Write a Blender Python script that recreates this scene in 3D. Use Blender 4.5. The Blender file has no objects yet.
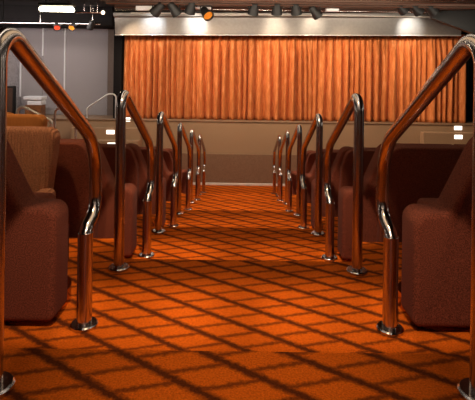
import bpy, bmesh, math, random
from mathutils import Vector, Matrix
R = math.radians
rng = random.Random(7)
S = bpy.context.scene
COL = S.collection
E = 2.435                                   # camera height above the floor in front of the stage
W = 0.68                                    # half width of the aisle between the rails
PITCH = 1.35
NEAR = [1.335] + [1.39 + PITCH*k for k in range(1, 6)]
RUN = [.80, .83, .92, 1.0, 1.06, 1.1]
ROLL = .8
SHY = -133/475
SHX = -(5 - 133*math.sin(R(ROLL)))/475
NOSE = [1.54] + [NEAR[k]+.15 for k in range(1, 6)]        # edge of the upper step of each pair
FOOT = [1.75] + [NOSE[k]+.32 for k in range(1, 6)]        # edge of the lower step
def lev(k): return E - (.905 + .255*k)

# ---------------------------------------------------------------- helpers
def link(o, parent=None):
    COL.objects.link(o)
    if parent is not None: o.parent = parent
    return o
def tag(o, label=None, cat=None, group=None, kind=None):
    if label: o['label'] = label
    if cat: o['category'] = cat
    if group: o['group'] = group
    if kind: o['kind'] = kind
    return o
def empty(name, loc, rz=0, label=None, cat=None, group=None):
    o = bpy.data.objects.new(name, None)
    o.empty_display_size = .1
    o.location = loc; o.rotation_euler = (0, 0, rz)
    link(o); tag(o, label, cat, group)
    return o
def obj(name, bm, m, parent=None, smooth=True, ang=40):
    bmesh.ops.recalc_face_normals(bm, faces=bm.faces)
    me = bpy.data.meshes.new(name)
    bm.to_mesh(me); bm.free()
    ms = m if isinstance(m, (list, tuple)) else [m]
    for x in ms: me.materials.append(x)
    if smooth:
        for p in me.polygons: p.use_smooth = len(p.vertices) < 9
        me.set_sharp_from_angle(angle=R(ang))
    return link(bpy.data.objects.new(name, me), parent)
def copy_tree(o, parent=None):
    c = o.copy(); COL.objects.link(c)
    if parent is not None: c.parent = parent
    for ch in list(o.children): copy_tree(ch, c)
    return c
def box(bm, x0, x1, y0, y1, z0, z1, bev=0, seg=2, mi=0):
    r = bmesh.ops.create_cube(bm, size=1)
    vs = r['verts']
    for v in vs:
        v.co = Vector(((x0+x1)/2 + v.co.x*(x1-x0), (y0+y1)/2 + v.co.y*(y1-y0), (z0+z1)/2 + v.co.z*(z1-z0)))
    es = set(e for v in vs for e in v.link_edges)
    fs = set(f for v in vs for f in v.link_faces)
    for f in fs: f.material_index = mi
    if bev:
        bmesh.ops.bevel(bm, geom=list(es), offset=bev, segments=seg, profile=.5, affect='EDGES')
def prism(bm, pts, y0, y1, mi=0, bev=0, shift=None):
    """closed outline in (x,z) extruded along y; shift(z) offsets y with height"""
    f0 = [bm.verts.new((x, y0 + (shift(z) if shift else 0), z)) for x, z in pts]
    f1 = [bm.verts.new((x, y1 + (shift(z) if shift else 0), z)) for x, z in pts]
    n = len(pts)
    a = bm.faces.new(f0); b = bm.faces.new(f1[::-1])
    for i in range(n):
        bm.faces.new((f0[i], f1[i], f1[(i+1) % n], f0[(i+1) % n]))
    if bev:
        es = list(a.edges) + list(b.edges)
        bmesh.ops.bevel(bm, geom=es, offset=bev, segments=3, profile=.5, affect='EDGES')
def offset_in(pts, d):
    """outline moved inwards by d"""
    n = len(pts); out = []
    area = sum(pts[i-1][0]*pts[i][1]-pts[i][0]*pts[i-1][1] for i in range(n))
    sg = 1 if area > 0 else -1
    for i in range(n):
        p = Vector(pts[i]); a = p-Vector(pts[i-1]); b = Vector(pts[(i+1) % n])-p
        if a.length < 1e-7 or b.length < 1e-7: out.append(tuple(p)); continue
        a.normalize(); b.normalize()
        na = Vector((-a.y, a.x))*sg; nb = Vector((-b.y, b.x))*sg
        m = (na+nb); m = m/max(.5, m.length_squared/2)
        out.append(tuple(p + m*d))
    return out
def soft_prism(bm, pts, y0, y1, r, shift=None, seg=4):
    prof = []
    for k in range(seg+1):
        t = math.pi/2*k/seg
        prof.append((y0+r*(1-math.sin(t)), r*(1-math.cos(t))))     # t=0: full outline at y0+r ; t=90: inset at y0
    prof = prof[::-1]                                              # from the inset face to the full outline
    prof = prof + [(y1-(y-y0), d) for y, d in prof[::-1]]
    rings = [[bm.verts.new((x, y+(shift(z) if shift else 0), z)) for x, z in offset_in(pts, d)] for y, d in prof]
    n = len(pts)
    for a, b in zip(rings, rings[1:]):
        for i in range(n):
            j = (i+1) % n
            bm.faces.new((a[i], a[j], b[j], b[i]))
    bm.faces.new(rings[0]); bm.faces.new(rings[-1][::-1])
def rounded(pts, rad):
    """fillet a closed 2D outline, rad per vertex"""
    out = []
    n = len(pts)
    for i in range(n):
        p = Vector(pts[i]); r = rad[i]
        if r <= 0: out.append(tuple(p)); continue
        a = (Vector(pts[i-1]) - p); b = (Vector(pts[(i+1) % n]) - p)
        la, lb = a.length, b.length; a.normalize(); b.normalize()
        th = math.acos(max(-1, min(1, a.dot(b))))
        d = min(r / math.tan(th/2), la*.48, lb*.48)
        r2 = d*math.tan(th/2)
        c = p + (a+b).normalized()*(r2/math.sin(th/2))
        s = p + a*d; e = p + b*d
        a0 = math.atan2(s.y-c.y, s.x-c.x); a1 = math.atan2(e.y-c.y, e.x-c.x)
        da = (a1-a0+math.pi) % (2*math.pi) - math.pi
        for k in range(8):
            t = a0 + da*k/7
            out.append((c.x+r2*math.cos(t), c.y+r2*math.sin(t)))
    return out
def fillet_path(pts, rads, seg=9):
    pts = [Vector(p) for p in pts]
    out = [pts[0]]
    for i in range(1, len(pts)-1):
        p = pts[i]; a = pts[i-1]-p; b = pts[i+1]-p
        la, lb = a.length, b.length; a.normalize(); b.normalize()
        th = math.acos(max(-1, min(1, a.dot(b))))
        if th > math.pi-.01: continue
        d = min(rads[i]/math.tan(th/2), la*.49, lb*.49)
        r = d*math.tan(th/2)
        bis = (a+b).normalized(); c = p + bis*(r/math.sin(th/2))
        s = p+a*d-c; e = p+b*d-c
        for k in range(seg+1):
            om = s.angle(e); t = k/seg
            out.append(c + (s*math.sin((1-t)*om) + e*math.sin(t*om))/math.sin(om))
    out.append(pts[-1])
    return out
def tube(bm, path, r, seg=16, cap=True):
    path = [Vector(p) for p in path]
    rings = []
    t0 = (path[1]-path[0]).normalized()
    ref = Vector((1, 0, 0)) if abs(t0.x) < .8 else Vector((0, 1, 0))
    n = (ref - t0*ref.dot(t0)).normalized()
    for i, p in enumerate(path):
        t = (path[min(i+1, len(path)-1)] - path[max(i-1, 0)]).normalized()
        n = (n - t*n.dot(t)).normalized()
        b = t.cross(n)
        rings.append([bm.verts.new(p + (n*math.cos(2*math.pi*k/seg) + b*math.sin(2*math.pi*k/seg))*r) for k in range(seg)])
    for a, b in zip(rings, rings[1:]):
        for k in range(seg):
            bm.faces.new((a[k], a[(k+1) % seg], b[(k+1) % seg], b[k]))
    if cap:
        bm.faces.new(rings[0][::-1]); bm.faces.new(rings[-1])
def lathe(bm, prof, seg=28, M=None):
    """(r, z) profile turned around z"""
    rings = []
    for r, z in prof:
        if r < 1e-5: rings.append([bm.verts.new((0, 0, z))])
        else: rings.append([bm.verts.new((r*math.cos(2*math.pi*k/seg), r*math.sin(2*math.pi*k/seg), z)) for k in range(seg)])
    vs = [v for q in rings for v in q]
    for a, b in zip(rings, rings[1:]):
        if len(a) == 1 and len(b) == 1: continue
        for k in range(seg):
            k2 = (k+1) % seg
            if len(a) == 1: bm.faces.new((a[0], b[k], b[k2]))
            elif len(b) == 1: bm.faces.new((a[k], a[k2], b[0]))
            else: bm.faces.new((a[k], a[k2], b[k2], b[k]))
    if M is not None: bmesh.ops.transform(bm, matrix=M, verts=vs)
def B(): return bmesh.new()

def at(px, py, Y):      # photograph pixel -> place at distance Y
    u = ((px-237.5)/475 + SHX)*475/480; v = ((200-py)/475 + SHY)*475/480
    c, q = math.cos(R(ROLL)), math.sin(R(ROLL))
    return ((u*c - v*q)*Y, E+(u*q + v*c)*Y)

# ---------------------------------------------------------------- materials
def mat(name, base=(.5, .5, .5), rough=.6, metal=0, spec=.5):
    m = bpy.data.materials.new(name); m.use_nodes = True
    p = m.node_tree.nodes['Principled BSDF']
    p.inputs['Base Color'].default_value = (*base, 1)
    p.inputs['Roughness'].default_value = rough
    p.inputs['Metallic'].default_value = metal
    p.inputs['Specular IOR Level'].default_value = spec
    return m, m.node_tree.nodes, m.node_tree.links, p
def ramp(N, stops):
    r = N.new('ShaderNodeValToRGB')
    while len(r.color_ramp.elements) < len(stops): r.color_ramp.elements.new(.5)
    for e, (pos, c) in zip(r.color_ramp.elements, stops):
        e.position = pos; e.color = (*c, 1)
    return r
def fabric(name, c0, c1, scale=260, bump=.35, dist=.004, rib=0, rough=.9):
    m, N, L, p = mat(name, c0, rough, 0, .15)
    tc = N.new('ShaderNodeTexCoord')
    no = N.new('ShaderNodeTexNoise'); no.inputs['Scale'].default_value = scale; no.inputs['Detail'].default_value = 3
    L.new(tc.outputs['Object'], no.inputs['Vector'])
    r = ramp(N, [(.35, c0), (.65, c1)])
    L.new(no.outputs['Fac'], r.inputs['Fac']); L.new(r.outputs['Color'], p.inputs['Base Color'])
    h = no.outputs['Fac']
    if rib:
        w = N.new('ShaderNodeTexWave'); w.inputs['Scale'].default_value = rib; w.bands_direction = 'X'
        w.inputs['Distortion'].default_value = .3
        L.new(tc.outputs['Object'], w.inputs['Vector'])
        mx = N.new('ShaderNodeMath'); mx.operation = 'ADD'
        L.new(w.outputs['Fac'], mx.inputs[0]); L.new(no.outputs['Fac'], mx.inputs[1]); h = mx.outputs[0]
    b = N.new('ShaderNodeBump'); b.inputs['Strength'].default_value = bump; b.inputs['Distance'].default_value = dist
    L.new(h, b.inputs['Height']); L.new(b.outputs['Normal'], p.inputs['Normal'])
    p.inputs['Sheen Weight'].default_value = .02
    return m
def plain(name, base, rough=.6, metal=0, spec=.5, noise=0, scale=30):
    m, N, L, p = mat(name, base, rough, metal, spec)
    tc = N.new('ShaderNodeTexCoord')
    no = N.new('ShaderNodeTexNoise'); no.inputs['Scale'].default_value = scale
    L.new(tc.outputs['Object'], no.inputs['Vector'])
    k = noise
    r = ramp(N, [(.3, tuple(x*(1-k) for x in base)), (.7, tuple(min(1, x*(1+k)) for x in base))])
    L.new(no.outputs['Fac'], r.inputs['Fac']); L.new(r.outputs['Color'], p.inputs['Base Color'])
    return m
def steel(name, base):
    # polished tube: turning marks run round it, so highlights stretch along it
    m, N, L, p = mat(name, base, .18, 1)
    tg = N.new('ShaderNodeTangent'); tg.direction_type = 'RADIAL'; tg.axis = 'Z'
    L.new(tg.outputs[0], p.inputs['Tangent'])
    p.inputs['Anisotropic'].default_value = .85
    p.inputs['Anisotropic Rotation'].default_value = ANI
    p.inputs['Coat Weight'].default_value = .25; p.inputs['Coat Roughness'].default_value = .06
    return m
ANI = .25
def glow(name, c, s):
    m, N, L, p = mat(name, c)
    p.inputs['Emission Color'].default_value = (*c, 1); p.inputs['Emission Strength'].default_value = s
    return m

def carpet():
    m, N, L, p = mat('orange_carpet', (.7, .14, .01), .95, 0, .1)
    def math_(op, a, b=None, c=None):
        n = N.new('ShaderNodeMath'); n.operation = op
        for i, v in enumerate((a, b, c)):
            if v is None: continue
            if isinstance(v, (int, float)): n.inputs[i].default_value = v
            else: L.new(v, n.inputs[i])
        return n.outputs[0]
    tc = N.new('ShaderNodeTexCoord')
    wob = N.new('ShaderNodeTexNoise'); wob.inputs['Scale'].default_value = 55; wob.inputs['Detail'].default_value = 4
    L.new(tc.outputs['Object'], wob.inputs['Vector'])
    wv = math_('MULTIPLY', math_('SUBTRACT', wob.outputs['Fac'], .5), .028)
    sp = N.new('ShaderNodeSeparateXYZ'); L.new(tc.outputs['Object'], sp.inputs[0])
    x, y = sp.outputs[0], sp.outputs[1]
    def proj(deg):     # distance along the normal of a family of lines running at deg
        nx, ny = -math.sin(R(deg)), math.cos(R(deg))
        return math_('ADD', math_('ADD', math_('MULTIPLY', x, nx), math_('MULTIPLY', y, ny)), wv)
    SA, SB = .150, .098
    a = math_('DIVIDE', proj(-34), SA)
    b = math_('DIVIDE', proj(15), SB)
    strip = math_('FLOOR', a)
    b = math_('ADD', b, math_('MULTIPLY', strip, .5))
    def line(v, half, soft):
        f = math_('ABSOLUTE', math_('SUBTRACT', math_('FRACT', v), .5))   # .5 at the line
        mr = N.new('ShaderNodeMapRange'); mr.interpolation_type = 'SMOOTHSTEP'
        mr.inputs['From Min'].default_value = .5-half-soft; mr.inputs['From Max'].default_value = .5-half+soft
        L.new(f, mr.inputs['Value']); return mr.outputs[0]
    la = line(a, .105, .08); lb = math_('MULTIPLY', line(b, .10, .09), .8)
    k = math_('MAXIMUM', la, lb)
    no = N.new('ShaderNodeTexNoise'); no.inputs['Scale'].default_value = 170; no.inputs['Detail'].default_value = 3
    L.new(tc.outputs['Object'], no.inputs['Vector'])
    bright = ramp(N, [(.3, (.56, .092, .004)), (.7, (.90, .18, .009))])
    dark = ramp(N, [(.3, (.085, .016, .003)), (.7, (.15, .032, .006))])
    L.new(no.outputs['Fac'], bright.inputs['Fac']); L.new(no.outputs['Fac'], dark.inputs['Fac'])
    mx = N.new('ShaderNodeMix'); mx.data_type = 'RGBA'
    L.new(k, mx.inputs['Factor']); L.new(bright.outputs[0], mx.inputs['A']); L.new(dark.outputs[0], mx.inputs['B'])
    L.new(mx.outputs['Result'], p.inputs['Base Color'])
    bp = N.new('ShaderNodeBump'); bp.inputs['Strength'].default_value = .5; bp.inputs['Distance'].default_value = .006
    L.new(no.outputs['Fac'], bp.inputs['Height']); L.new(bp.outputs['Normal'], p.inputs['Normal'])
    return m

def curtain_mat():
    m, N, L, p = mat('orange_drape', (.75, .25, .08), .75, 0, .2)
    tc = N.new('ShaderNodeTexCoord')
    mp = N.new('ShaderNodeMapping'); mp.inputs['Scale'].default_value = (26, 26, 5)
    L.new(tc.outputs['Object'], mp.inputs['Vector'])
    no = N.new('ShaderNodeTexNoise'); no.inputs['Scale'].default_value = 1; no.inputs['Detail'].default_value = 5; no.inputs['Roughness'].default_value = .65
    L.new(mp.outputs[0], no.inputs['Vector'])
    r = ramp(N, [(.3, (.46, .125, .032)), (.55, (.66, .215, .062)), (.75, (.84, .37, .17))])
    L.new(no.outputs['Fac'], r.inputs['Fac']); L.new(r.outputs['Color'], p.inputs['Base Color'])
    p.inputs['Sheen Weight'].default_value = .05
    return m

M = dict(
    carpet=carpet(),
    drape=curtain_mat(),
    brown=fabric('brown_upholstery', (.085, .021, .011), (.24, .062, .031), 210),
    tan=fabric('ribbed_tan_upholstery', (.24, .09, .042), (.40, .17, .085), 140, .8, .008, rib=16),
    orangefab=fabric('warm_lit_upholstery', (.42, .14, .035), (.55, .2, .05), 330, .5, .005, rib=24),  # orange of the warm light is put into this fabric colour
    chrome=steel('polished_steel', (.56, .52, .51)),
    bright=plain('bright_steel', (.85, .83, .80), .35, .6),
    bronze=plain('bronze_plinth', (.62, .36, .2), .16, 1, .5, .05),
    black=plain('black_paint', (.007, .0065, .0065), .55, 0, .4, .2),
    blackcloth=fabric('black_masking_cloth', (.006, .005, .005), (.012, .01, .01), 200),
    wall=fabric('grey_wall_cloth', (.19, .17, .175), (.50, .46, .465), 75, .4, .004),
    wallside=fabric('brown_wall_cloth', (.16, .12, .10), (.24, .18, .15), 130, .4, .004),
    white=plain('white_trim', (.8, .8, .82), .5, 0, .5, .02),
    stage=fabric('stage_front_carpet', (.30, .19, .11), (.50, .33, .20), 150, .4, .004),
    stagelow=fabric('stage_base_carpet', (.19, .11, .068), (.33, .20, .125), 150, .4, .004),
    stagetop=plain('stage_boards', (.30, .195, .12), .5, 0, .4, .2, 12),
    satin=plain('satin_steel', (.40, .375, .35), .52, 1, .5, .06, 20),
    ceil=plain('dark_ceiling_paint', (.014, .012, .012), .7, 0, .3, .1),
    ceilmetal=plain('metal_ceiling_panel', (.45, .36, .31), .22, 1, .5, .1, 15),
    wood=plain('brown_wood', (.22, .085, .03), .45, 0, .4, .3, 14),
    roomwall=plain('dark_brown_wall', (.09, .05, .035), .7, 0, .3, .1),
    tubeglow=glow('lit_tube', (1, .88, .62), 26),
    steplight=glow('lit_step_lens', (1, .93, .82), 2.2),
    bulb=glow('lit_bulb', (1, .75, .45), 9),
    lens=glow('lit_lens', (1, .82, .6), 1.2),
    red=plain('red_gel', (.5, .05, .02), .35),
    amber=plain('amber_gel', (.6, .2, .02), .35),
    edge=plain('pale_strip', (.85, .8, .72), .5, 0, .5, .05),
)

# ---------------------------------------------------------------- the room
XW = 7.0; YB = -2.0; YS = 9.9; YE = 12.4
bm = B()
prof = [(YB, lev(0))]
for k in range(6):
    n1 = NOSE[k]; n2 = FOOT[k]
    z0, z1, z2 = lev(k), lev(k) - .1275, lev(k+1)
    prof += [(n1-.012, z0), (n1, z0-.012), (n1, z1), (n2-.012, z1), (n2, z1-.012), (n2, z2)]
prof += [(YE, lev(6)), (YE, -.12), (YB, -.12)]
f0 = [bm.verts.new((-XW, y, z)) for y, z in prof]; f1 = [bm.verts.new((XW, y, z)) for y, z in prof]
for i in range(len(prof)):
    j = (i+1) % len(prof)
    bm.faces.new((f0[i], f0[j], f1[j], f1[i]))
bm.faces.new(f0); bm.faces.new(f1)
tag(obj('floor', bm, M['carpet'], smooth=False), kind='structure')

CZ = E + 1.16
for s in (-1, 1):
    bm = B()
    for k in range(6):
        n1 = NOSE[k]; n2 = FOOT[k]
        a, b = sorted((s*.765, s*(XW-.002)))
        if k: box(bm, a, b, n1-.03, n2+.012, lev(k)-.25, lev(k)+.002, .012, 2)
    tag(obj('floor_tiers_' + ('left' if s < 0 else 'right'), bm, M['carpet'], smooth=False), kind='structure')
def slab(name, m, *a, **k):
    bm = B(); box(bm, *a, **k)
    return tag(obj(name, bm, m, smooth=False), kind='structure')
slab('ceiling', M['ceil'], -XW, XW, YB, YE, CZ+.03, CZ+.15)
slab('wall_left', M['roomwall'], -XW-.12, -XW, YB, YE, -.12, CZ+.15)
slab('wall_right', M['roomwall'], XW, XW+.12, YB, YE, -.12, CZ+.15)
slab('wall_rear', M['roomwall'], -XW-.12, XW+.12, YB-.12, YB, -.12, CZ+.15)
slab('wall_front', M['blackcloth'], -XW-.12, XW+.12, YE, YE+.12, -.12, CZ+.15)
# metal ceiling bay in front of the curtain, in strips
bm = B()
yy = 7.2
while yy < 9.5:
    k = int(round((yy-7.2)/.29)); box(bm, -2.45, XW-.05, yy, yy+.27, CZ-.02 - (.03 if k % 2 else 0), CZ+.03, .006, 1, k % 2); yy += .29
tag(obj('ceiling_panels', bm, [M['ceilmetal'], M['roomwall']], smooth=False), kind='structure')
# dark soffit over the grey wall
slab('trim_1', M['blackcloth'], -XW, -2.62, 9.75, 10.75, E+.80, CZ+.03)

# stage
st = empty('stage', (0, 0, 0))
st['kind'] = 'structure'
SZ = 1.325
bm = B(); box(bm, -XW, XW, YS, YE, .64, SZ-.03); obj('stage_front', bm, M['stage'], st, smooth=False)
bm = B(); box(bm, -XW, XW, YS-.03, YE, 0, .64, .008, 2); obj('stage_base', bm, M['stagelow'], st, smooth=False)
bm = B(); box(bm, -XW, XW, YS-.02, YE, SZ-.03, SZ, .008, 2); obj('stage_deck', bm, M['stagetop'], st, smooth=False)
bm = B(); box(bm, -1.3, 1.3, YS-.055, YS-.03, 0, .05, .005, 1); obj('lit_carpet_strip', bm, M['edge'], st, smooth=False)  # pale strip stands for brightly lit carpet at the stage foot

# stage curtain
CY = 10.15; CX0, CX1 = -2.46, 4.72; CT, CB = E+.70, SZ+.004
bm = B()
nx, nz = 1500, 22
def SL(x): return .012*(x-.3)
folds = []; x = CX0
while x < CX1:
    w = rng.uniform(.09, .21); folds.append((x, w, rng.uniform(.6, 1.1), rng.uniform(-.25, .25))); x += w
def wave(x, t):
    # t = 0 at the heading, 1 at the hem
    for (fx, w, a, s) in folds:
        if fx <= x < fx + w:
            u = (x-fx)/w; u = u + s*u*(1-u)
            big = a*min(.15, w*1.0)*(.5-.5*math.cos(2*math.pi*u))**.65
            break
    else: big = 0
    small = .016*math.sin(x*2*math.pi/.083 + .6*math.sin(x*5))
    k = min(1, t*2.6+.25)
    return big*k + small*(1-.72*min(1, t*3)) + .006*math.sin(x*57+t*4)*k
grid = []
for j in range(nz+1):
    t = j/nz
    row = []
    for i in range(nx+1):
        xx = CX0 + (CX1-CX0)*i/nx
        z = CT+SL(xx); z += (CB-z)*t
        sway = .012*math.sin(xx*9+t*2.2)*t
        row.append(bm.verts.new((xx+sway, CY - wave(xx, t), z)))
    grid.append(row)
for j in range(nz):
    for i in range(nx):
        bm.faces.new((grid[j][i], grid[j][i+1], grid[j+1][i+1], grid[j+1][i]))
cu = obj('stage_curtain', bm, M['drape'], ang=180)
sol = cu.modifiers.new('thick', 'SOLIDIFY'); sol.thickness = .006
tag(cu, 'wide pleated orange drape closed across the stage', 'curtain')

# black masking legs each side of the drape
def leg(x0, x1, y, label):
    bm = B()
    n = 60
    for s in (0, 1):
        pass
    rows = []
    for z in (SZ+.004, CT):
        rows.append([bm.verts.new((x0+(x1-x0)*i/n, y-.03*math.sin(i/n*(x1-x0)/.16*2*math.pi), z)) for i in range(n+1)])
    for i in range(n): bm.faces.new((rows[0][i], rows[0][i+1], rows[1][i+1], rows[1][i]))
    o = obj('masking_curtain', bm, M['blackcloth'], ang=180)
    q = o.modifiers.new('thick', 'SOLIDIFY'); q.thickness = .006
    return tag(o, label, 'curtain')
leg(-2.72, -2.40, 10.35, 'narrow black masking cloth between the grey wall and the orange drape')
leg(4.66, 6.9, 10.35, 'black masking cloth at the right-hand end of the orange drape')

# header above the curtain (it rises a touch to the right)
#: satin steel, gently hollow
bm = B()
HX0, HX1 = -2.55, 4.45
pr = []
for i in range(13):
    t = i/12
    pr.append((9.72 - .06*t, E+.655+.34*t))
pr += [(9.62, E+1.0), (9.56, E+1.02), (9.56, E+1.08), (9.68, E+1.10), (9.86, E+1.10), (9.86, E+.655)]
n = 80
ri = []
for i in range(n+1):
    x = HX0+(HX1-HX0)*i/n
    ri.append([bm.verts.new((x, y, z+SL(x))) for y, z in pr])
for a, b in zip(ri, ri[1:]):
    for j in range(len(pr)):
        j2 = (j+1) % len(pr)
        bm.faces.new((a[j], a[j2], b[j2], b[j]))
bm.faces.new(ri[0]); bm.faces.new(ri[-1])
hd = tag(obj('stage_header', bm, M['satin'], ang=30), 'long satin steel panel above the orange drape', 'header panel')
bm = B(); tube(bm, [(HX0, 9.715, E+.65+SL(HX0)), (HX1, 9.715, E+.65+SL(HX1))], .013, 10); obj('lower_lip', bm, M['bright'], hd)
bm = B(); box(bm, -2.2, 4.3, 9.52, 9.558, E+1.035, E+1.06, .006, 1); obj('upper_lip', bm, M['edge'], hd, smooth=False)
slab('trim_2', M['ceilmetal'], -2.55, XW-.05, 9.68, 9.86, E+1.10, CZ+.03)
slab('trim_3', M['blackcloth'], -2.66, -2.50, 10.05, 10.2, SZ+.0, CZ+.03)

# grey wall at the left of the stage, in panels with white joints
WY = 10.6
bm = B()
edges = [-XW, at(21, 60, WY)[0], at(43, 60, WY)[0], at(65, 60, WY)[0], at(108, 60, WY)[0]]
for i, (a, b) in enumerate(zip(edges, edges[1:])):
    box(bm, a+.004, b-.004, WY-(.0 if i != 0 else -.05), WY+.15, SZ, E+.87, .006, 1)
tag(obj('wall_stage', bm, M['wall'], smooth=False), kind='structure')
slab('wall_stage_return', M['wallside'], edges[-1], at(116.5, 60, WY)[0], WY-.02, WY+.15, SZ, E+.87)
for i, (a, z0, z1) in enumerate(((edges[1], at(60, 97, WY)[1], at(60, 56, WY)[1]), (edges[2], at(60, 56, WY)[1], E+.86), (edges[3], at(60, 98, WY)[1], E+.86))):
    slab('trim_%d' % (4+i), M['white'], a-.013, a+.013, WY-.03, WY+.02, z0, z1)

# ---------------------------------------------------------------- handrails
def flange(parent, y, z):
    bm = B(); lathe(bm, [(0, .016), (.054, .016), (.060, .011), (.060, 0), (0, 0)], 28, Matrix.Translation((0, y, z)))
    return obj('base_flange', bm, M['chrome'], parent, ang=20)
def handrail(x, k, label, y=None, rz=0, z=None, L=None, drop=.255, group='handrails along both sides of the aisle'):
    L = RUN[k] if L is None else L
    root = empty('handrail', (x, NEAR[k] if y is None else y, lev(k) if z is None else z), rz, label, 'handrail', group)
    d = -drop
    pts = [(0, 0, .01), (0, 0, 1.035), (0, L+.12, d+.80), (0, L+.15, d+.475), (0, L, d+.425), (0, L, d+.34)]
    path = fillet_path(pts, [0, .075, .28, .13, .06, 0], 12)
    bm = B(); tube(bm, path, .029, 20, False); obj('rail', bm, M['chrome'], root, ang=180)
    bm = B(); tube(bm, [(0, L, d+.01), (0, L, d+.415)], .033, 20); obj('post', bm, M['chrome'], root, ang=50)
    flange(root, 0, 0); flange(root, L, d)
    return root
ordn = ['nearest', 'second', 'third', 'fourth', 'fifth', 'farthest']
for k in range(6):
    for s, side in ((-1, 'left'), (1, 'right')):
        if k == 0: lab = 'bent chrome handrail nearest the camera on the %s side of the carpeted aisle' % side
        elif k == 5: lab = 'bent chrome handrail nearest the stage on the %s side of the aisle' % side
        else: lab = '%s bent chrome handrail from the camera on the %s side of the aisle' % (ordn[k], side)
        handrail(s*W, k, lab)

# ---------------------------------------------------------------- banquettes
SW = .55
AW, AH, BH = .155, .53, .88
def lean(z): return -.12*max(0, z-.10)/.78
def banquette(s, NS):
    SW = .62 if s < 0 else .55
    """aisle end at x=0, running outwards in direction s; rear at y=0, faces the stage"""
    root = empty('banquette', (0, 0, 0))
    X = lambda v: v*s
    # aisle end: a low arm that sweeps up into the back
    pts = [(0, .03), (0, AH), (AW, AH), (AW+.045, AH+.13), (AW+.12, BH), (AW+.24, BH), (AW+.24, .03)]
    pr = [(X(a), b) for a, b in rounded(pts, [.035, .06, .055, .12, .11, .035, .035])]
    bm = B(); soft_prism(bm, pr, 0, .19, .028, lambda z: -.10*max(0, z-.52)/.36); obj('arm', bm, M['brown'], root, ang=50)
    x0 = AW+.085
    for i in range(NS):
        a = x0+i*SW+.003; b = x0+(i+1)*SW-.003
        pts = [(a, .08), (a, BH), (b, BH), (b, .08)]; rr = [.016]*4
        if i == 0: pts = [(a, .08), (a, AH+.16), (a+.06, BH), (b, BH), (b, .08)]; rr = [.016, .12, .09, .016, .016]
        pr = [(X(u), v) for u, v in rounded(pts, rr)]
        bm = B(); soft_prism(bm, pr, -.055, .15, .014, lean); obj('backrest', bm, M['brown'], root, ang=50)
        bm = B(); box(bm, min(X(a), X(b)), max(X(a), X(b)), .16, .68, .26, .43, .04, 4); obj('seat_cushion', bm, M['brown'], root, ang=50)
    bm = B(); box(bm, min(X(AW), X(x0+NS*SW)), max(X(AW), X(x0+NS*SW)), .06, .62, .06, .26); obj('seat_base', bm, M['brown'], root, smooth=False)
    # round-nosed plinth under the aisle end
    n = 20
    o = [(X(x0+NS*SW-.1), .44), (X(x0+NS*SW-.1), .06)]
    o += [(X(.22-.20*math.cos(t)), .25-.19*math.sin(t)) for t in [math.pi/2 - math.pi*i/n for i in range(n+1)]]
    bm = B()
    f0 = [bm.verts.new((a, b, 0)) for a, b in o]; f1 = [bm.verts.new((a, b, .075)) for a, b in o]
    bm.faces.new(f0); bm.faces.new(f1)
    for i in range(len(o)):
        j = (i+1) % len(o); bm.faces.new((f0[i], f0[j], f1[j], f1[i]))
    obj('plinth', bm, M['bronze'], root, ang=30)
    return root
GRP = 'banquettes in rows either side of the aisle'
for s, side, xi in ((-1, 'left', (.80, .765, .755, .77, .78)), (1, 'right', (.77, .748, .75, .77, .78))):
    proto = banquette(s, 1 if s < 0 else 4)
    for k in range(5):
        o = proto if k == 0 else copy_tree(proto)
        o.location = (s*xi[k], 2.09+1.36*k, lev(k+1))
        if k == 0: lab = 'dark brown upholstered banquette nearest the camera on the %s of the aisle' % side
        elif k == 4: lab = 'brown upholstered banquette nearest the stage on the %s of the aisle' % side
        else: lab = '%s brown upholstered banquette from the camera on the %s of the aisle' % (ordn[k], side)
        tag(o, lab, 'banquette', GRP)

# ---------------------------------------------------------------- tub armchairs at the left, facing back up the room
def armchair(name, loc, rz, h, w, fab, label, group, ah=.50):
    root = empty(name, loc, rz, label, 'armchair', group)
    # back flares upwards; local -y is the front
    pts = [(-w*.40, .14), (-w*.5, h), (w*.5, h), (w*.40, .14)]
    bm = B(); soft_prism(bm, rounded(pts, [.02, .07, .07, .02]), .03, .15, .03, lambda z: .05*z); obj('backrest', bm, fab, root, ang=50)
    for sx in (-1, 1):
        a, b = sorted((sx*w*.5, sx*(w*.5-.11)))
        bm = B(); box(bm, a, b, -.17, .10, .10, ah, .04, 4); obj('arm', bm, fab, root, ang=50)
    bm = B(); box(bm, -w*.5+.115, w*.5-.115, -.17, .10, .22, min(.41, ah-.04), .04, 4); obj('seat', bm, fab, root, ang=50)
    bm = B(); box(bm, -w*.5+.06, w*.5-.06, -.14, .14, .045, .2, .01, 1); obj('frame', bm, fab, root, smooth=False)
    bm = B(); lathe(bm, [(0, .05), (.155, .05), (.165, .03), (.165, 0), (0, 0)], 32); obj('plinth', bm, M['bronze'], root)
    return root
armchair('armchair', (-1.50, 3.0, lev(1)), 0, .75, .66, M['tan'], 'ribbed tan armchair rising behind the nearest left-hand banquette', 'armchairs at the left', .37)
armchair('armchair', (-2.11, 4.34, lev(2)), 0, .945, .62, M['orangefab'], 'orange-lit armchair under the thin rail at left, behind the ribbed tan armchair', 'armchairs at the left')
armchair('armchair', (-2.64, 4.85, lev(3)), R(8), 1.16, .62, M['orangefab'], 'orange-lit high-backed armchair cut by the left edge of the photo', 'armchairs at the left')

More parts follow.
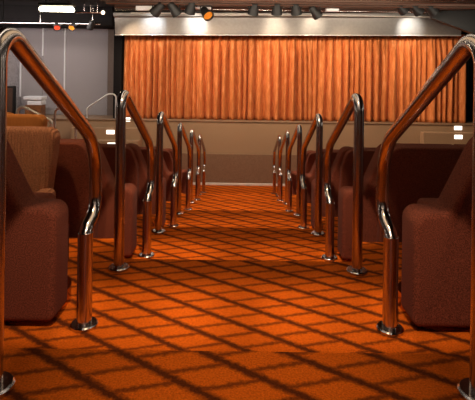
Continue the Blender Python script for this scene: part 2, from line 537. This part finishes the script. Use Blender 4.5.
# ---------------------------------------------------------------- thin rails beyond the seats at the left
def thin_rail(pts3, rad, label, feet, r=.016):
    o3 = Vector((feet[0][0], feet[0][1], feet[0][2]))
    root = empty('stair_rail', o3, 0, label, 'handrail', 'thin rails at the left')
    path = fillet_path([Vector(p)-o3 for p in pts3], rad, 8)
    bm = B(); tube(bm, path, r, 12, False); obj('rail', bm, M['bright'], root, ang=180)
    for f in feet:
        q = Vector(f)-o3
        bm = B(); lathe(bm, [(0, .015), (.03, .015), (.04, .006), (.04, 0), (0, 0)], 20, Matrix.Translation(q)); obj('base_flange', bm, M['chrome'], root)
    return root
def P(px, py, Y): x, z = at(px, py, Y); return (x, Y, z)
def railpx(a, b, Ya, Yb, fa, fb, label, r=.016):
    pa, pb = P(*a, Ya), P(*b, Yb)
    thin_rail([(pa[0], pa[1], fa+.005), pa, pb, (pb[0], pb[1], fb+.005)], [0, .06, .06, 0], label, [(pa[0], pa[1], fa), (pb[0], pb[1], fb)], r)
railpx((17.5, 104), (52, 121), 5.55, 5.55, lev(3), lev(3), 'thin bright handrail sloping down just above the orange-lit armchair', .018)
railpx((55, 105), (76, 119), 6.90, 6.90, lev(4), lev(4), 'thin handrail half hidden behind the nearest left aisle rail', .018)

# stage steps with lit risers
def stage_steps(x0, x1, label, lx):
    root = empty('stage_steps', ((x0+x1)/2, YS-.04, 0), 0, label, 'steps', 'steps up to the stage')
    xm = (x0+x1)/2
    for i in range(5):
        z1 = SZ*(5-i)/6 + .06; y1 = -.20*i
        bm = B(); box(bm, x0-xm, x1-xm, y1-.20, y1-.001, 0, z1, .008, 2); obj('step', bm, M['stage'], root, smooth=False)
        if i < 2:
            bm = B(); box(bm, lx[i]-xm-.08, lx[i]-xm+.08, y1-.21, y1-.199, z1-.115, z1-.035, .004, 1); obj('step_light', bm, M['steplight'], root, smooth=False)
    return root
stage_steps(3.70, 5.2, 'carpeted stage steps with lit white step lights at far right', (4.40, 4.28))
stage_steps(-3.4, -2.0, 'carpeted stage steps with lit white step lights below the left end of the drape', (-2.60, -2.52))
for (px, py, lab) in ((458, 128, 'small lit white step light on the stage front above the right-hand steps'), (126.5, 119.5, 'small lit white step light on the stage front above the left-hand steps')):
    x, z = at(px, py, YS)
    bm = B(); box(bm, x-.08, x+.08, YS-.012, YS, z-.04, z+.04, .004, 1)
    tag(obj('step_light', bm, M['steplight'], smooth=False), lab, 'step light', 'step lights on the stage front')
# rail on the stage edge
RY = 9.97
rx0 = at(116, 95, RY)[0]; rx1 = at(87, 109, RY)[0]
thin_rail([(rx0, RY, SZ+.005), (rx0, RY, at(116, 94, RY)[1]), (at(108, 94, RY)[0], RY, at(108, 94, RY)[1]), (rx1, RY, at(87, 108, RY)[1]), (rx1, RY, SZ+.005)],
          [0, .10, .16, .1, 0], 'thin curved handrail standing on the stage edge before the grey wall', [(rx0, RY, SZ), (rx1, RY, SZ)], .016)

# console with a white top on the left wing of the stage
cx = at(36, 60, 10.2)[0]
cab = empty('console_cabinet', (cx, 10.2, SZ), 0, 'brown console with a white slatted top before the grey wall', 'cabinet')
bm = B(); box(bm, -.17, .17, -.12, .12, 0, .25, .01, 2); obj('body', bm, M['wood'], cab, smooth=False)
bm = B(); box(bm, -.20, .19, -.14, .14, .36, .43, .01, 2); obj('top', bm, M['white'], cab, smooth=False)
bm = B(); box(bm, -.12, .18, -.13, .13, .25, .33, .01, 2); box(bm, -.10, .17, -.1, .1, .33, .36); obj('upper_case', bm, M['white'], cab, smooth=False)
# slim dark uprights left of it
for i, (px, y0, y1) in enumerate(((3, 84, 122), (12, 86, 122))):
    x, z = at(px, y0, 10.3)
    bm = B(); box(bm, x-.07, x+.07, 10.22, 10.36, SZ, z, .015, 2)
    u = obj('speaker_column', bm, M['black'], smooth=False)
    bm = B(); box(bm, x-.055, x+.055, 10.212, 10.222, SZ+.08, z-.04, .004, 1); obj('grille', bm, M['roomwall'], u, smooth=False)
    tag(u, ('slim dark upright loudspeaker cut by the left edge of the photo', 'slim dark upright loudspeaker left of the white-topped console')[i], 'loudspeaker', 'upright loudspeakers')

# ---------------------------------------------------------------- lighting bars and fixtures
def bar(x0, x1, Y, z, label, r=.017):
    bm = B(); tube(bm, [(x0, Y, z), (x1, Y, z)], r, 12)
    for x in (x0+.15, (x0+x1)/2, x1-.15):
        tube(bm, [(x, Y, z), (x, Y, CZ+.03)], .008, 8)
    return tag(obj('lighting_bar', bm, M['chrome']), label, 'lighting bar', 'lighting bars under the ceiling')
BY = 8.75
bar(-1.9, -.55, BY, at(250, 2, BY)[1], 'pale lighting bar carrying the left-hand group of black spotlights')
bar(.1, 1.6, BY, at(250, 2, BY)[1], 'pale lighting bar carrying the middle group of black spotlights')
bar(2.3, 4.6, BY, at(250, 3, BY)[1], 'long pale lighting bar at the right carrying three black spotlights')
bar(-1.5, 4.2, 9.25, at(250, 10, 9.25)[1], 'long thin bar running close above the steel header', .012)
bar(-5.0, -2.7, 9.2, at(60, 23.5, 9.2)[1], 'dark lighting bar above the grey wall carrying coloured lamps')
bar(-3.1, -2.55, 9.0, at(60, 12, 9.0)[1], 'short bar with a white bulb left of the steel header')

def spotlight(px, py, Y, tilt, yaw, label, gel=None, size=1.2, barz=None, group='stage spotlights'):
    x, z = at(px, py, Y)
    root = empty('spotlight', (x, Y, z), 0, label, 'spotlight', group)
    Mx = Matrix.Rotation(yaw, 4, 'Z') @ Matrix.Rotation(tilt, 4, 'X') @ Matrix.Scale(size, 4)
    bm = B(); lathe(bm, [(0, .12), (.045, .115), (.062, .09), (.066, .0), (.078, -.03), (.086, -.10), (.080, -.10), (.07, -.06), (0, -.055)], 20, Mx)
    obj('housing', bm, M['black'], root, ang=35)
    bm = B(); lathe(bm, [(0, -.066), (.072, -.070), (.072, -.062), (0, -.058)], 20, Mx); obj('lens', bm, gel or M['lens'], root)
    top = (barz-.028 if barz is not None else z+.16) - z
    s = .085*size
    bm = B()
    tube(bm, fillet_path([(-s, 0, 0), (-s, 0, top*.7), (s, 0, top*.7), (s, 0, 0)], [0, .03, .03, 0], 5), .010, 8)
    tube(bm, [(0, 0, top*.7), (0, 0, top+.01)], .012, 8)
    obj('yoke', bm, M['black'], root)
    return root
bz = at(250, 2, BY)[1]
lab1 = ['first', 'second', 'third']
for i, (px, py, ti, ya) in enumerate(((158, 9, R(50), R(60)), (174, 9, R(40), R(-50)), (191, 7, R(30), R(30)))):
    spotlight(px, py, BY-.02, ti, ya, '%s black spotlight from the left hung above the steel header' % lab1[i], barz=bz)
spotlight(206, 13, BY-.02, R(-55), R(35), 'black spotlight with an orange lens, rightmost of the left-hand group', M['amber'], barz=bz)
for i, (px, py) in enumerate(((254, 8), (277, 8), (296, 8))):
    spotlight(px, py, BY-.02, R(25), R(20-20*i), '%s black spotlight from the left in the middle group' % lab1[i], barz=bz)
spotlight(315, 12, BY-.02, R(45), R(-60), 'lowest hung black spotlight, rightmost of the middle group', barz=bz, size=1.1)
for i, (px, py) in enumerate(((401, 7), (416, 8), (431, 8))):
    spotlight(px, py, BY-.02, R(50), R(-65), '%s black spotlight from the left on the right-hand bar' % lab1[i], barz=bz)
lz = at(60, 23.5, 9.2)[1]
spotlight(57, 26, 9.18, R(-55), R(25), 'red fronted lamp on the bar above the grey wall', M['red'], .8, lz, 'coloured lamps above the grey wall')
spotlight(73, 26, 9.18, R(-55), R(-10), 'amber fronted lamp on the bar above the grey wall', M['amber'], .8, lz, 'coloured lamps above the grey wall')
spotlight(91, 25, 9.18, R(40), R(40), 'black lamp right of the amber one above the grey wall', None, .8, lz, 'coloured lamps above the grey wall')

def bulb(px, py, Y, label):
    x, z = at(px, py, Y)
    root = empty('bulb', (x, Y, z), 0, label, 'bulb', 'bare bulbs')
    bm = B(); lathe(bm, [(0, -.035), (.02, -.03), (.03, -.01), (.028, .012), (.015, .03), (0, .03)], 16); obj('glass', bm, M['bulb'], root)
    bm = B(); lathe(bm, [(.016, .025), (.018, .06), (.006, .07), (.006, CZ+.03-z), (0, CZ+.03-z), (0, .025)], 12); obj('socket', bm, M['black'], root)
bulb(3, 31, 8.0, 'small warm bulb at the left edge above the nearest handrail')
bulb(103, 12.5, 8.98, 'small white bulb left of the steel header')

for px, py, w_, lab in ((202, 6.5, .17, 'pale box fitting on the ceiling above the orange-lensed spotlight'), (332, 9, .12, 'small pale box fitting right of the middle group of spotlights'), (147, 8, .2, 'pale box fitting above the left end of the steel header')):
    x, z = at(px, py, 9.0)
    bx = empty('ceiling_box', (x, 9.0, z), 0, lab, 'ceiling fitting', 'box fittings under the ceiling')
    bm = B(); box(bm, -w_, w_, -.06, .06, -.05, .05, .012, 2); obj('case', bm, M['white'], bx, smooth=False)
    bm = B(); tube(bm, [(0, 0, .045), (0, 0, CZ+.03-z)], .012, 8); obj('stem', bm, M['black'], bx)
# fluorescent fitting at the upper left
FY = 7.6
x0, z0 = at(41, 10.5, FY); x1, z1 = at(73, 11.5, FY)
fl = empty('fluorescent_light', ((x0+x1)/2, FY, z0+.07), 0, 'bright glowing fluorescent light at the upper left', 'ceiling light')
hx = (x1-x0)/2
bm = B(); box(bm, -hx-.02, hx+.02, -.08, .08, 0, .05, .008, 1)
for s in (-hx*.7, hx*.7): tube(bm, [(s, 0, .05), (s, 0, CZ+.03-z0-.07)], .008, 8)
obj('fitting', bm, M['black'], fl, smooth=False)
for dy in (-.045, .045):
    bm = B(); tube(bm, [(-hx, dy, -.05), (hx, dy, -.05)], .03, 14); obj('tube', bm, M['tubeglow'], fl)

# black loudspeaker-like mass at the right end of the header
x, z = at(463, 22, 8.95)
ls = empty('loudspeaker', (x, 8.95, z), R(-20), 'black angled loudspeaker hanging at the right end of the steel header', 'loudspeaker')
bm = B(); prism(bm, rounded([(-.62, .10), (-.35, .2), (.6, .2), (.6, -.28), (.2, -.24)], [.03]*5), -.15, .15, bev=.015); obj('cabinet', bm, M['black'], ls, ang=30)
bm = B()
for s in (-.2, .35): tube(bm, [(s, 0, .18), (s, 0, CZ+.03-z)], .012, 8)
obj('hanger', bm, M['black'], ls)

# ---------------------------------------------------------------- lights
def lamp(kind, name, loc, target, energy, color, **k):
    d = bpy.data.lights.new(name, kind); d.energy = energy; d.color = color
    for a, v in k.items(): setattr(d, a, v)
    o = bpy.data.objects.new(name, d); COL.objects.link(o); o.location = loc
    v = Vector(target)-Vector(loc); o.rotation_euler = v.to_track_quat('-Z', 'Y').to_euler()
    return o
WARM = (1, .70, .42)
for i, (x, y, e, sz) in enumerate(((.0, 1.42, 46, 33), (-.45, 2.25, 130, 25), (.48, 2.28, 125, 25), (.0, 2.3, 100, 25), (-.52, 3.60, 170, 22), (.45, 3.6, 120, 22), (-.05, 3.55, 80, 25), (-.35, 5.0, 140, 22), (.3, 5.05, 130, 22),
                                   (-.3, 6.45, 140, 22), (.3, 6.45, 120, 22), (0, 7.85, 190, 28), (-.3, 9.4, 300, 30), (.4, 9.4, 300, 30))):
    lamp('SPOT', 'aisle_downlight', (x, y-.1, CZ-.03), (x, y, 0), e*.92, WARM, spot_size=R(sz), spot_blend=1, shadow_soft_size=.06)
lamp('AREA', 'aisle_fill', (0, 4.6, CZ-.03), (0, 4.6, 0), 14, WARM, shape='RECTANGLE', size=.6, size_y=7.0)
# added spots without fixtures that light the aisle ends of the seat rows
for k in range(5):
    for s in (-1, 1):
        lamp('SPOT', 'row_end_fill', (s*.15, NEAR[k]-.75+.0, CZ-.05), (s*.84, 2.1+1.36*k, lev(k+1)+.28), 160+45*k, (1, .74, .55), spot_size=R(13.5), spot_blend=.7, shadow_soft_size=.04)
# added unseen fills: dim wash from behind the camera, chrome highlights from each side
lamp('AREA', 'rear_fill', (0, -.9, CZ-.05), (0, 4.5, .6), 2.5, (1, .74, .55), shape='RECTANGLE', size=3.5, size_y=.5)
for s in (-1, 1):
    for y in (.3, 3.4, 6.4):
        lamp('AREA', 'side_fill', (s*6.85, y, E+.75), (0, y+.3, E-.2), 6, (1, .86, .72), shape='RECTANGLE', size=.5, size_y=.6)
# long narrow area lights, added unseen for highlights along the rails
for s in (-1, 1):
    lamp('AREA', 'rail_highlight_fill', (s*.75, 3.8, CZ-.02), (s*.75, 3.8, 0), 9, (1, .86, .70), shape='RECTANGLE', size=.10, size_y=8.5)
# warm lights over the left-hand armchairs
lamp('SPOT', 'seat_downlight', (-1.4, 2.5, CZ-.03), (-1.45, 3.1, lev(1)+.65), 95, WARM, spot_size=R(38), spot_blend=.6, shadow_soft_size=.05)
lamp('SPOT', 'seat_downlight', (-2.3, 3.9, CZ-.03), (-2.4, 4.5, lev(2)+.8), 80, (1, .72, .42), spot_size=R(60), spot_blend=.6, shadow_soft_size=.05)
# curtain wash from the lighting bars
for x in (-2.6, -1.2, .2, 1.6, 3.0):
    lamp('SPOT', 'curtain_spot', (x, 8.85, E+.78), (x+1.15, 10.1, E-.25), 74, (1, .72, .47), spot_size=R(85), spot_blend=.8, shadow_soft_size=.03)
# grey wall
lamp('AREA', 'wall_wash', (-4.2, 8.9, E+.80), (-4.2, 10.6, E-.1), 30, (1, .9, .86), shape='RECTANGLE', size=2.6, size_y=.15)
# stage front, and spill on the metal ceiling
lamp('AREA', 'stage_front_wash', (.3, 7.4, CZ-.1), (.3, 9.9, .6), 75, (1, .82, .62), shape='RECTANGLE', size=5, size_y=.1)
lamp('AREA', 'ceiling_spill', (1.2, 8.2, E+.75), (1.2, 8.8, E+1.3), 20, (1, .88, .72), shape='RECTANGLE', size=6, size_y=.1)
# spotlight beams on the header
for px, e, c in ((152, 20, (.75, .88, 1)), (195, 26, (1, .97, .92)), (275, 12, (1, .85, .65)), (313, 12, (1, .85, .65)), (410, 26, (1, .97, .9))):
    x = at(px, 60, 9.7)[0]
    lamp('SPOT', 'header_spot', (x, 8.75, E+.86), (x, 9.72, E+.80), e*2.2, c, spot_size=R(40), spot_blend=1, shadow_soft_size=.04)

w = bpy.data.worlds.new('world'); S.world = w; w.use_nodes = True
w.node_tree.nodes['Background'].inputs[0].default_value = (.05, .035, .03, 1)
w.node_tree.nodes['Background'].inputs[1].default_value = .3

# ---------------------------------------------------------------- camera
cam = bpy.data.cameras.new('camera'); co = bpy.data.objects.new('camera', cam); COL.objects.link(co)
cam.sensor_fit = 'HORIZONTAL'; cam.sensor_width = 36; cam.lens = 36*480/475
co.location = (0, 0, E)
co.rotation_euler = Matrix(((1, 0, 0), (0, 0, -1), (0, 1, 0))).to_4x4().to_euler()
co.rotation_euler = (Matrix.Rotation(R(90), 4, 'X') @ Matrix.Rotation(R(ROLL), 4, 'Z')).to_euler()
cam.shift_y = SHY
cam.shift_x = SHX
cam.clip_start = .02
S.camera = co
S.view_settings.view_transform = 'Standard'
S.view_settings.look = 'None'
S.view_settings.exposure = 0
S.view_settings.gamma = 1
